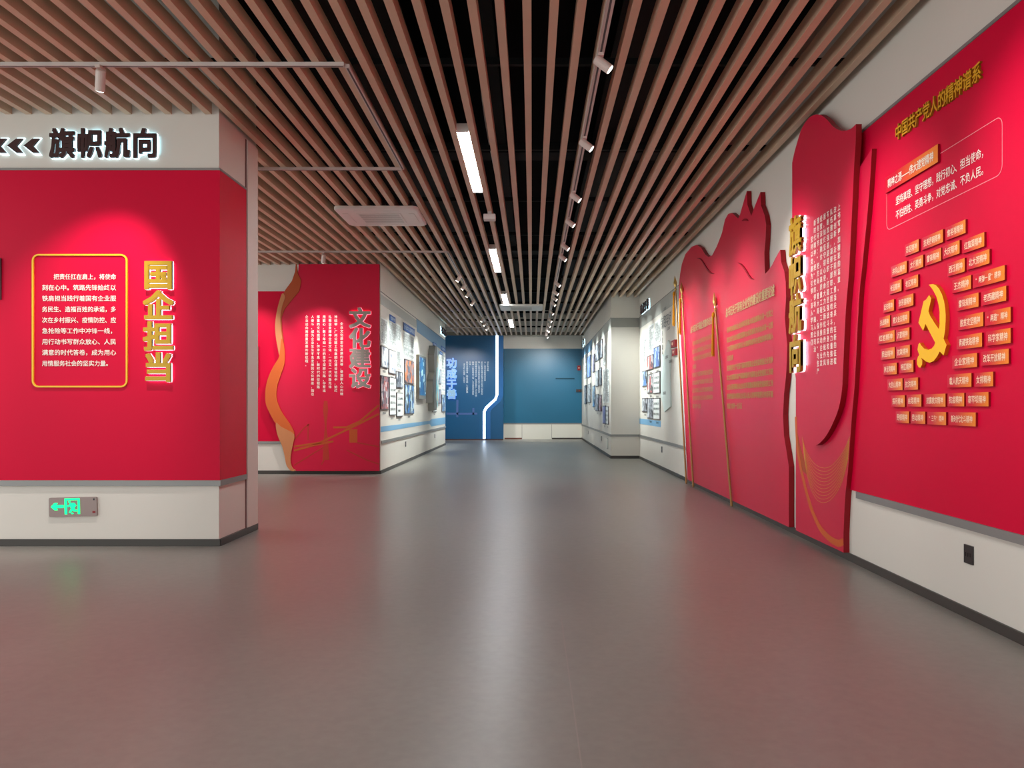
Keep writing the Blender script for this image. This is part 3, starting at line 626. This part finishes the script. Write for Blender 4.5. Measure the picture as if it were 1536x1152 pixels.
# flag poles
for nm, b, tp in (('brass flagpole with gold tassel at the far edge of the flag board', (1029.5, 723), (1012.2, 413.4)), ('brass flagpole with gold tassel, middle one on the flag board', (1040, 727), (1021.9, 422.3)), ('brass flagpole with gold tassel standing between the two text columns', (1097.5, 757), (1071, 438))):
    PP = Pl('west', 2.392)
    ub, vb = PP.pixel(*b); ut, vt = PP.pixel(*tp); vb = 0.001
    A = PP.pt(ub, vb); B = PP.pt(ut, vt); d = (B-A).normalized(); Ln = (B-A).length
    t = thing('flagpole', nm, 'flagpole', tuple(A), 'flagpoles leaning on the flag board')
    v, f = lathe(A, B, [(0, .015), (.05, .017), (.06, .014), (Ln-.27, .013)], 12); obj('pole', v, f, POLE, t)
    C = A+d*(Ln-.27)
    v, f = lathe(C, B, [(0, .018), (.02, .024), (.035, .012), (.06, .010), (.10, .026), (.135, .03), (.19, .018), (.27, .001)], 12); obj('finial', v, f, FIN, t)
    # tassel: knotted cord, head and a skirt of threads hanging beside the pole
    h = C-d*.02+Vector((-.026, .02, 0)); parts = [lathe(h, h-Vector((0, 0, 1)), [(0, .008), (.02, .02), (.05, .022), (.07, .016)], 10)]
    obj('tassel_cord', *join([cyl_between(C-d*.01, h, .006, .006, 6)]+parts), TASS, t)
    th_ = []
    for k in range(22):
        an = k*2.4; rr_ = .004+.02*((k*7) % 11)/11; p0 = h-Vector((0, 0, .065))+Vector((rr_*.6*math.cos(an), rr_*.6*math.sin(an), 0))
        p1 = p0+Vector((rr_*.5*math.cos(an), rr_*.5*math.sin(an), -.47-.05*((k*5) % 7)/7)); th_.append(cyl_between(p0, p1, .0045, .0055, 5))
    obj('tassel_skirt', *join(th_), TASS, t)

# ================================================================== SILVER-LETTERED RED BOARD
YBD = 14.1; PD = Pl('south', YBD)
t = thing('culture_board', 'red board with wavy orange ribbon edge and silver characters 文化建设', 'display board', (-3.6, YBD, .063))
RO = [(443.8, 396), (442.8, 407.5), (438, 421.6), (428.8, 434), (422.5, 446.6), (416.3, 466.9), (413.8, 485.6), (414.7, 504.4), (417.8, 523), (419.4, 534), (411.6, 548), (403.8, 563.8), (399, 582.5), (399, 604.4), (405.3, 620), (414.7, 635.6), (416.3, 651), (424, 670), (427.8, 685.6), (430.3, 698), (437, 706)]
lo = [PD.pixel(*p) for p in RO]
prism('board', PD, [(XL+.0, .063), (XL+.0, ZC-.002), (lo[0][0]+.06, ZC-.002)]+spl([(u+.05, v) for u, v in lo], 2)+[(lo[-1][0]+.05, .063)], -.06, 0, REDB, REDE, t)
def rib(name, px, m, w):
    prism(name, PD, spl([PD.pixel(*p) for p in px], 3, True), -.02, w, m, None, t)
prism('ribbon', PD, [PD.pixel(*p) for p in [(443.8, 396), (445, 396), (447, 410.6), (452, 421), (449, 437), (438, 450), (427, 464), (422.5, 476), (423.4, 495), (426, 512), (419.4, 534), (417.8, 523), (414.7, 504.4), (413.8, 485.6), (416.3, 466.9), (422.5, 446.6), (428.8, 434), (438, 421.6), (442.8, 407.5)]], -.02, .010, ORD, None, t)
rib('ribbon', [(424, 440), (428, 446), (424, 458), (421, 476), (422, 495), (424, 512), (419.8, 533), (417.2, 523), (414, 504.4), (413.2, 485.6), (415.7, 466.9), (420, 450)], TAN, .014)
rib('ribbon', [(422.5, 508), (427, 522), (427, 545), (421, 563.8), (415.6, 582.5), (416, 601), (424, 620), (435, 635.6), (441.9, 651), (430, 646), (415.5, 637), (405.3, 620), (399, 604.4), (399, 582.5), (403.8, 563.8), (411.6, 548), (419.4, 534)], ORA, .018)
rib('ribbon', [(414.5, 634), (422, 640), (432, 645), (441.9, 652), (439.7, 667), (436.6, 682.5), (436.6, 695), (439.7, 702.5), (444, 705.5), (437, 706), (430.3, 698), (427.8, 685.6), (424, 670), (416.3, 651)], TAN, .022)
for ch, y in zip('文化建设', (477, 507, 537, 567)):
    u, v = PD.pixel(540.5, y); letter(PD, ch, u, v, .385, .365, 0, .045, SILV, SILV, GLOWP, t, .008, .006)
cc = ['企业文化是企业发展的灵魂，是凝聚人心的精', '神纽带。广州公路工程集团在建设征程中，始终', '扎根企业精神企业文化，一代又一代筑路先锋', '用匠心，数十年如一日的坚守深耕公路，孕育出', '厚重的文化底蕴，传承不息，新时代的征程路', '人奋斗，成为企业生生不息发展的文化根基，指引', '企业迈向高质量发展的新征程。']
it = []
for i, s in enumerate(cc):
    x = 512.6-8.75*i; it += column(s, PD.pixel(x, 0)[0], PD.pixel(0, 483 if i == 0 else 472.5)[1], .065, .055, .055)
flat_text('lettering', PD, it, .004, TXTW, t, .012, ((0, 0), (.012, 0), (0, .012)))
# faint printed skyline: tower, cable bridge, building
prism('tower_print', PD, [PD.pixel(*p) for p in [(484, 690), (485.5, 660), (487.5, 640), (484.5, 615), (486, 601), (491, 601), (492, 615), (489.5, 640), (492, 660), (494, 690)]], .0003, .001, FAINT, None, t)
prism('building_print', PD, [PD.pixel(*p) for p in [(524, 664), (524, 644), (536, 644), (536, 664)]], .0003, .001, FAINT2, None, t)
br = [[(441, 676), (470, 668), (500, 662)], [(441, 670), (480, 664), (530, 640), (568, 621)], [(500, 641), (520, 641), (540, 632), (568, 608)], [(462, 636), (462, 660)], [(441, 698), (470, 680), (490, 668)], [(520, 675), (550, 690), (568, 696)], [(536, 664), (568, 670)], [(482, 697), (486, 690)], [(441, 660), (456, 642), (464, 636)]]
band('bridge_print', PD, [[PD.pixel(*p) for p in l] for l in br[:3]], .035, .0011, .0018, FAINT2, t)
band('road_print', PD, [[PD.pixel(*p) for p in l] for l in br[3:]], .02, .0019, .0026, FAINT, t)
# narrow dark sign on the wall behind
t = thing('vertical_sign', 'narrow dark red vertical sign with white characters half hidden by the booth post', 'sign', (-4.93, YW-.012, 1.5))
u1, v1 = PLW.pixel(389, 520); _, v0 = PLW.pixel(389, 581)
pbox('board', PLW, u1-.26, u1, v0, v1, .0125, .03, mat('deep_red_sign', (150, 10, 30), .4, .5), t)
flat_text('lettering', PLW, column('企业文化成果展', u1-.10, v1-.02, (v1-v0-.04)/7, .10, .10), .032, TXTW, t, .015, SH)

# ================================================================== BLUE BOARD
YBL = 28.3; PBL = Pl('south', YBL)
t = thing('blue_board', 'deep blue board at the end of the aisle with an angular glowing strip', 'display board', (-3, YBL, 0))
pbox('board', PBL, -5.6, -1.014, .045, ZC-.002, -.25, 0, BLUE, t); pbox('plinth', PBL, -5.6, -1.02, .0005, .0445, -.24, -.004, mat('plinth_brown', (84, 60, 56), .5, .3), t)
ed = [PBL.pixel(*p) for p in [(745.6, 503), (745.6, 592), (743, 599), (729, 612), (726.3, 618), (726.3, 658)]]; ed[0] = (ed[0][0], ZC-.004); ed[-1] = (ed[-1][0], .05)
L_, R_ = strip_pts(ed, .085)
prism('light_strip', PBL, L_+R_[::-1], .0005, .03, LED, LED, t)
ed2 = [(u+.14, v) for u, v in ed]; L_, R_ = strip_pts(ed2, .16); prism('blue_edge', PBL, L_+R_[::-1], .0005, .018, mat('bright_blue', (24, 96, 160), .3, .5), None, t)
for ch, y in zip('功成于善', (544.5, 560.5, 576, 591)):
    u, v = PBL.pixel(677.5, y); letter(PBL, ch, u, v, .36, .36, 0, .06, mat('ice_letter', (150, 190, 214), .4, .5), SILV, GLOWB, t, .008, .01)
bt = ['坚守匠心品质，以实干', '筑牢发展根基。精益求精，工程质量', '为先。', '铸就一批批精品工程，多次荣获优质奖', '项目建设成果丰硕，获得各界广泛认可赞', '誉。公司以科技创新引领工程技术进', '步不断提升建设管理水平和核心竞争实', '力，追求卓越再创佳绩', '迈步新征程']
it = []
for i, s in enumerate(bt):
    x = 696.3+4.45*i; it += column(s, PBL.pixel(x, 0)[0], PBL.pixel(0, 545 if i == 0 else 542)[1], .070, .07, .062)
flat_text('lettering', PBL, it, .006, TEXTB, t, 0)
band('skyline_print', PBL, [[PBL.pixel(*p) for p in l] for l in ([(686, 600), (686, 626)], [(670, 620.5), (716, 620.5)], [(710, 612), (710, 622)])], .07, .0005, .002, mat('faint_violet_print', (70, 96, 150), .5, .3), t)
# fire devices at the end wall
PF = Pl('south', YF-.012)
def small(name, label, cat, pl, x0, x1, y0, y1, w, m, base=.0005):
    a, b = pl.pixel(x0, y1), pl.pixel(x1, y0); u0, u1 = sorted((a[0], b[0])); v0, v1 = sorted((a[1], b[1])) if pl.face == 'south' else (pl.pixel((x0+x1)/2, y1)[1], pl.pixel((x0+x1)/2, y0)[1])
    t = thing(name, label, cat, tuple(pl.pt((u0+u1)/2, v0, base))); pbox('body', pl, u0, u1, v0, v1, base, w, m, t)
    mu, mv = (u0+u1)/2, (v0+v1)/2; h = min(u1-u0, v1-v0)*.22
    prism('button', pl, [(mu+h*math.cos(k*.785), mv+h*math.sin(k*.785)) for k in range(8)], w+.0002, w+.012, DRED if m is not DRED else TXTP, None, t)
    return t
small('alarm_strobe', 'round dark red alarm strobe on the teal wall at the end', 'alarm', PF, 866, 870.5, 548.5, 555.5, .06, DRED)
small('alarm_box', 'dark alarm box with two pale lamps on the teal wall at the end', 'alarm', PF, 864, 873.5, 584, 588, .05, BLK)
small('fire_alarm', 'dark red fire alarm sounder beside the first flagpole, upper one', 'alarm', PR, 1010.5, 1016, 510.5, 521, .05, DRED)
small('fire_alarm', 'dark red fire alarm call point beside the first flagpole, lower one', 'alarm', PR, 1011, 1016.5, 523.5, 533.5, .04, DRED)

# ================================================================== PICTURES AND TEXTS ON THE CORRIDOR WALLS
CH = '路桥建设工程质量管理安全创新发展企业文化公司项目团队'
def uv(pl, x0, x1, y0, y1):
    """a rectangle on the wall; heights are read at its middle"""
    ua, ub = pl.pixel(x0, 0)[0], pl.pixel(x1, 0)[0]; xm = VX+pl.d*F/abs((ua+ub)/2)
    return min(ua, ub), max(ua, ub), pl.pixel(xm, y1)[1], pl.pixel(xm, y0)[1]
def lines_on(pl, u0, u1, v0, v1, n, m, t, w, seed=0, sv=.06):
    it = []; rnd = random.Random(seed+int(abs(u0)*100))
    for i in range(n):
        v = v1-(v1-v0)*(i+.5)/n; k = max(3, int((u1-u0)/.085)); k2 = k if rnd.random() < .7 else max(2, int(k*.6))
        it += row([rnd.choice(CH) for _ in range(k2)], u0, u0+(u1-u0)*k2/k, v, sv)
    return flat_text('lettering', pl, it, w, m, t, .012)
def picture(pl, x0, x1, y0, y1, m, label, g, w=.02, base=.0005, cap=True):
    u0, u1, v0, v1 = uv(pl, x0, x1, y0, y1)
    t = thing('framed_picture', label, 'picture', tuple(pl.pt((u0+u1)/2, v0, 0)), g)
    pbox('frame', pl, u0, u1, v0, v1, base, w, FRM, t); b = .018
    pbox('photo', pl, u0+b, u1-b, v0+b, v1-b, w+.0002, w+.0015, m, t)
    if m is PAPER: lines_on(pl, u0+.06, u1-.06, v0+.06, v1-.06, max(2, int((v1-v0)/.14)), TXTK, t, w+.003, 3, .055)
    if cap:
        it = row('工程建设现场', (u0+u1)/2-.16, (u0+u1)/2+.16, v0-.06, .045); flat_text('caption', pl, it, base+.003, TXTK, t, .01)
def textblock(pl, x0, x1, y0, y1, n, label, g, board=True):
    u0, u1, v0, v1 = uv(pl, x0, x1, y0, y1)
    t = thing('text_panel', label, 'text panel', tuple(pl.pt((u0+u1)/2, v0, 0)), g)
    pbox('panel', pl, u0, u1, v0, v1, .0035, .008, PAPER, t)
    lines_on(pl, u0+.03, u1-.03, v0+.03, v1-.03, n, mat('grey_text', (126, 130, 130), .5, .3), t, .0095, 1, .075)
def heading(pl, x0, x1, y0, y1, s, label, g):
    u0, u1, v0, v1 = uv(pl, x0, x1, y0, y1); t = thing('heading_plate', label, 'sign', tuple(pl.pt((u0+u1)/2, v0, 0)), g)
    pbox('plate', pl, u0, u1, v0, v1, .009, .018, HEADB, t); flat_text('lettering', pl, row(s, u0+.05, u1-.05, (v0+v1)/2, (v1-v0)*.62), .0195, TEXTB, t, .014)
GL = 'pictures on the corridor wall beside the silver-lettered board'; GH = 'blue headings on the corridor picture wall'; GX = 'text panels on the corridor picture wall'
textblock(PL_, 570.3, 581, 478, 518, 7, 'white text panel beside the red board edge on the corridor wall', GX)
textblock(PL_, 583, 600.5, 484, 522, 7, 'wide white text panel under the first blue heading', GX)
textblock(PL_, 604.5, 620.5, 501, 538, 8, 'white text panel under the long second blue heading', GX)
textblock(PL_, 595, 603.5, 526, 554, 5, 'small white text panel above the grey site picture', GX)
textblock(PL_, 655, 661, 526, 549, 6, 'narrow white text panel above a slim dark picture near the corridor end', GX)
textblock(PL_, 662, 667.2, 530, 588, 12, 'tall white text panel at the very end of the picture wall', GX)
heading(PL_, 583.6, 592, 474, 483, '党群共建', 'short blue heading plate nearest the red board', GH)
heading(PL_, 604.5, 621, 489, 500, '企业文化品牌建设', 'long blue heading plate, the longest on the picture wall', GH)
heading(PL_, 648.7, 654, 514.5, 520, '荣誉', 'tiny blue heading plate above the cyan graphic', GH)
heading(PL_, 661, 667.2, 520.5, 527, '社会责任', 'blue heading plate at the end of the picture wall, upper', GH)
heading(PL_, 659, 663.2, 527.5, 532, '活动', 'tiny blue heading plate just below the last heading', GH)
picture(PL_, 570.5, 581, 520, 552, photo_material('photo_document', [(220, 226, 230), (236, 240, 240), (130, 140, 160), (240, 242, 242), (200, 206, 214)], 5), 'white framed certificate beside the red board edge', GL)
picture(PL_, 582.3, 592, 525, 561, photo_material('photo_document', [], 5), 'second framed certificate, under the first blue heading', GL)
picture(PL_, 570.3, 581.8, 564, 614.5, P_RED, 'tall reddish meeting picture lowest beside the red board', GL)
picture(PL_, 583, 592.3, 566, 623, PAPER, 'tall white framed document next to the reddish meeting picture', GL)
picture(PL_, 593, 603.4, 557.5, 582, P_GRY, 'small grey site picture above a white document', GL)
picture(PL_, 594, 603, 589, 625, PAPER, 'white framed document below the small grey site picture', GL)
picture(PL_, 606, 620, 540.5, 575.5, P_ORA, 'picture with an orange glow above the blue hall picture', GL, cap=False)
picture(PL_, 606, 620, 577, 621, P_BLU, 'tall picture of a blue hall under the orange one', GL)
picture(PL_, 648.5, 654, 585, 600.5, P_GRY, 'small grey picture below the cyan graphic', GL, cap=False)
picture(PL_, 648.5, 654, 602, 618, PAPER, 'small framed document lowest beside the cyan graphic', GL)
picture(PL_, 655.3, 661, 553.5, 576, P_GRY, 'slim dark picture near the corridor end, upper of two', GL)
picture(PL_, 655.3, 661, 584, 605, photo_material('photo_mauve', [(70, 66, 84), (120, 116, 140), (150, 140, 160), (90, 90, 110), (180, 180, 196)], 7), 'slim mauve picture near the corridor end, lower of two', GL)
picture(PL_, 662, 667.5, 592, 617.5, P_BLU, 'blue picture lowest at the very end of the picture wall', GL)
u0, u1, v0, v1 = uv(PL_, 624, 634.6, 534, 598.7)
t = thing('wall_screen', 'tall bronze-edged display screen showing blue footage on the corridor wall', 'screen', tuple(PL_.pt((u0+u1)/2, v0, 0)))
pbox('bezel', PL_, u0, u1, v0, v1, .0005, .075, SCRG, t); pbox('screen', PL_, u0+.05, u1-.05, v0+.09, v1-.05, .0752, .077, P_SCR, t)
# relief with irregular stepped edge
u0, u1, v0, v1 = uv(PL_, 640, 646, 518, 616)
t = thing('relief_panel', 'stepped grey relief strip with a cyan printed graphic beside the screen', 'display board', tuple(PL_.pt(u0, v0, 0)))
st = [(u0+.5, v1), (u0+.25, v1-.25), (u0+.35, v1-.7), (u0, v1-.9), (u0+.1, v1-1.35), (u0-.15, v1-1.5), (u0, v0+.75), (u0+.2, v0+.6), (u0+.3, v0), (u0+.85, v0+.02), (u1+.35, v0+.6), (u1, v0+1.2), (u1+.3, v1-.8), (u1+.1, v1-.3), (u1+.05, v1)]
prism('relief', PL_, st, .0005, .16, mat('relief_grey', (150, 152, 146), .5, .4), None, t)
u0, u1, v0, v1 = uv(PL_, 644.5, 653, 522, 612)
prism('graphic', PL_, [(u0, v0+.3), (u0+.35, v0), (u0+.7, v0+.3), (u1-.7, v0+.8), (u1-.6, v1-.9), (u1-.2, v1-.4), (u0+.4, v1), (u0+.1, v1-.7)], .1605, .165, P_CYN, None, t)
for x0, x1, y0, y1, lb in ((607.3, 609.3, 661, 670, 'slim dark socket under the blue hall picture'), (651.3, 652.8, 650.5, 657, 'slim dark socket low near the end of the picture wall')):
    u0, u1, v0, v1 = uv(PL_, x0, x1, y0, y1); t = thing('wall_socket', lb, 'socket', tuple(PL_.pt(u0, v0, 0)))
    um = (u0+u1)/2; pbox('plate', PL_, um-.045, um+.045, v0, v0+.11, .0005, .009, BLK, t); pbox('pin_hole', PL_, um-.01, um+.01, v0+.04, v0+.07, .0092, .0098, GREY, t)
# right wall between the column and the flags
GR = 'pictures on the white wall past the flags'; GY = 'text panels on the white wall past the flags'
textblock(PR, 965.5, 971.5, 507, 545, 9, 'white text panel next to the column corner', GY)
textblock(PR, 973.5, 981, 487, 528, 8, 'white text panel, middle one of the row beside the column', GY)
textblock(PR, 983, 991, 481, 513, 6, 'white text panel just above the bright blue picture', GY)
picture(PR, 981.8, 991, 520, 551.5, P_SKY, 'bright blue picture on the white wall past the flags', GR)
picture(PR, 972, 980.7, 533, 555, P_RED, 'small greyish red picture beside the bright blue one', GR)
picture(PR, 972, 980.7, 561, 590, photo_material('photo_crowd', [(70, 74, 76), (96, 104, 104), (206, 96, 104), (120, 124, 130), (220, 220, 220)], 9), 'dark crowd picture below the greyish red one', GR)
picture(PR, 981.3, 991, 558, 590.5, PAPER, 'white framed document below the bright blue picture', GR)
picture(PR, 972, 980.7, 597, 628, P_GRY, 'dark picture lowest in its column on the white wall', GR)
picture(PR, 981.3, 991, 597, 629.5, PAPER, 'lowest white framed document on the white wall past the flags', GR)
picture(PR, 964.2, 971.7, 556, 580, P_BLU, 'small blue grey picture by the column corner, upper', GR)
picture(PR, 964.2, 971.7, 597, 618, P_GRY, 'small grey picture by the column corner, lower', GR)
u0, u1, v0, v1 = uv(PR, 993.5, 1008, 512, 618)
t = thing('route_map', 'pale stepped route map relief with small captions next to the fire alarms', 'display board', tuple(PR.pt(u0, v0, 0)))
prism('relief', PR, [(u0, v0+.3), (u0+.4, v0), (u1, v0+.1), (u1-.1, v0+.7), (u1, v0+1.1), (u1-.15, v1-.6), (u1-.05, v1-.1), (u0+.8, v1), (u0+.3, v1-.25), (u0, v1-.2)], .004, .03, mat('pale_relief', (226, 240, 236), .5, .4), None, t)
for k, (a, b) in enumerate(((.25, .35), (.5, 1.0), (.7, 1.5), (.3, 1.9), (.9, .9))): flat_text('caption', PR, row('公路建设', u0+a, u0+a+.34, v0+b, .06), .032, TXTK, t, .014)
it = []
for k, s in enumerate('一张蓝图绘到底'[:7]): it.append((s, u0-.02+.0*k, v1+.42-.13*k, .11, .11))
flat_text('side_lettering', PR, [(c, u+.06, v-.1, a, b) for c, u, v, a, b in it], .0045, TXTK, t, .014)
flat_text('script_lettering', PR, row('铺路架桥', u1-1.15, u1-.05, 2.78, .26), .0045, mat('grey_script', (96, 104, 104), .5, .3), t, 0)
for x, y0, lb in ((993, 674, 'slim dark socket on the white wall past the flags'),):
    u, v = PR.pixel(x, y0); t = thing('wall_socket', lb, 'socket', tuple(PR.pt(u, v, 0)))
    pbox('plate', PR, u-.045, u+.045, v-.06, v+.055, .0005, .009, BLK, t); pbox('pin_hole', PR, u-.01, u+.01, v-.015, v+.015, .0092, .0098, GREY, t)
# far corridor wall on the right
GQ = 'pictures on the far corridor wall beyond the column'
def dark(n, c): return photo_material(n, c, 6)
items = [(905, 909.5, 608.5, 636, P_PUR, 'violet picture lowest beside the column edge'), (909.8, 913.5, 609.5, 636.5, PAPER, 'white framed document lowest at the column edge'),
 (894, 904.5, 513, 540, P_GRY, 'large grey picture highest on the far corridor wall'), (900, 903.4, 551.5, 578, P_GRY, 'slim dark picture under the large grey one'), (894, 898.6, 591.5, 616.5, P_GRY, 'grey blue picture beside the crimson one, low on the far wall'),
 (899.4, 903.4, 592.5, 617, P_RED, 'crimson picture low on the far corridor wall'), (889.5, 893, 531.5, 558, photo_material('photo_mauve', [], 7), 'slim mauve picture high on the far corridor wall'),
 (894.2, 898.6, 556, 580, photo_material('photo_silver', [(120, 124, 130), (170, 174, 178), (200, 204, 206), (90, 96, 100), (220, 222, 224)], 7), 'silver picture in the middle of the far corridor wall'), (889.6, 893.4, 578.5, 610.5, P_BLU, 'tall dark blue picture in the middle of the far wall'), (881.5, 887, 534, 566, P_SKY, 'sky blue picture near the teal end wall'),
 (877, 880.6, 578, 606, P_GRY, 'grey picture closest to the teal end wall'), (882, 887, 576, 604, photo_material('photo_silver', [], 7), 'pale silver picture beside the one by the end wall')]
for x0, x1, y0, y1, m, lb in items: picture(P2, x0, x1, y0, y1, m, lb, GQ)
textblock(P2, 905, 909, 516, 548, 9, 'narrow white text panel high beside the column edge', 'text panels on the far corridor wall')
textblock(P2, 909.8, 914, 552, 604, 14, 'tall white text panel along the column edge', 'text panels on the far corridor wall')
textblock(P2, 876.6, 880.4, 531, 570, 11, 'narrow white text panel next to the teal end wall', 'text panels on the far corridor wall')
textblock(P2, 905, 909, 552, 604, 12, 'white text panel between violet picture and ceiling band', 'text panels on the far corridor wall')
for x, yy, lb in ((882.4, 648.5, 'slim dark socket on the far corridor wall near the teal end'), (902.3, 657.4, 'slim dark socket on the far corridor wall near the column')):
    u, v = P2.pixel(x, yy); t = thing('wall_socket', lb, 'socket', tuple(P2.pt(u, v, 0)))
    pbox('plate', P2, u-.045, u+.045, v-.06, v+.055, .0005, .009, BLK, t); pbox('pin_hole', P2, u-.01, u+.01, v-.015, v+.015, .0092, .0098, GREY, t)
u, v = P2.pixel(911.3, 665); t = thing('access_hatch', 'small white access hatch low beside the column edge', 'hatch', tuple(P2.pt(u, v, 0)))
pbox('frame', P2, u-.16, u+.16, v-.13, v+.13, .0005, .008, GREY, t); pbox('cover', P2, u-.145, u+.145, v-.115, v+.115, .0082, .011, WHITE2, t)
# small backlit signs on the white bands
for pl, x0, x1, yc, s, lb in ((PR, 963, 975.5, 460, '功成于善', 'small backlit sign on the white band above the text panels past the flags'), (P2, 871+3, 878.5, 514, '匠心', 'tiny backlit sign above the far corridor pictures'), (PL_, 660, 667.8, 497.5, '不忘初心', 'small backlit sign above the end of the picture wall')):
    u0, u1, _, _ = uv(pl, x0, x1, yc-5, yc+5); v = pl.pixel((x0+x1)/2, yc)[1]
    t = thing('backlit_sign', lb, 'sign', tuple(pl.pt((u0+u1)/2, v-.15, 0)))
    for c, u, v, su, sv in row(s, u0, u1, v, .22): letter(pl, c, u, v, min(su, .24), sv, 0, .05, DARKL, DARKL, GLOWC, t, .008, .012)
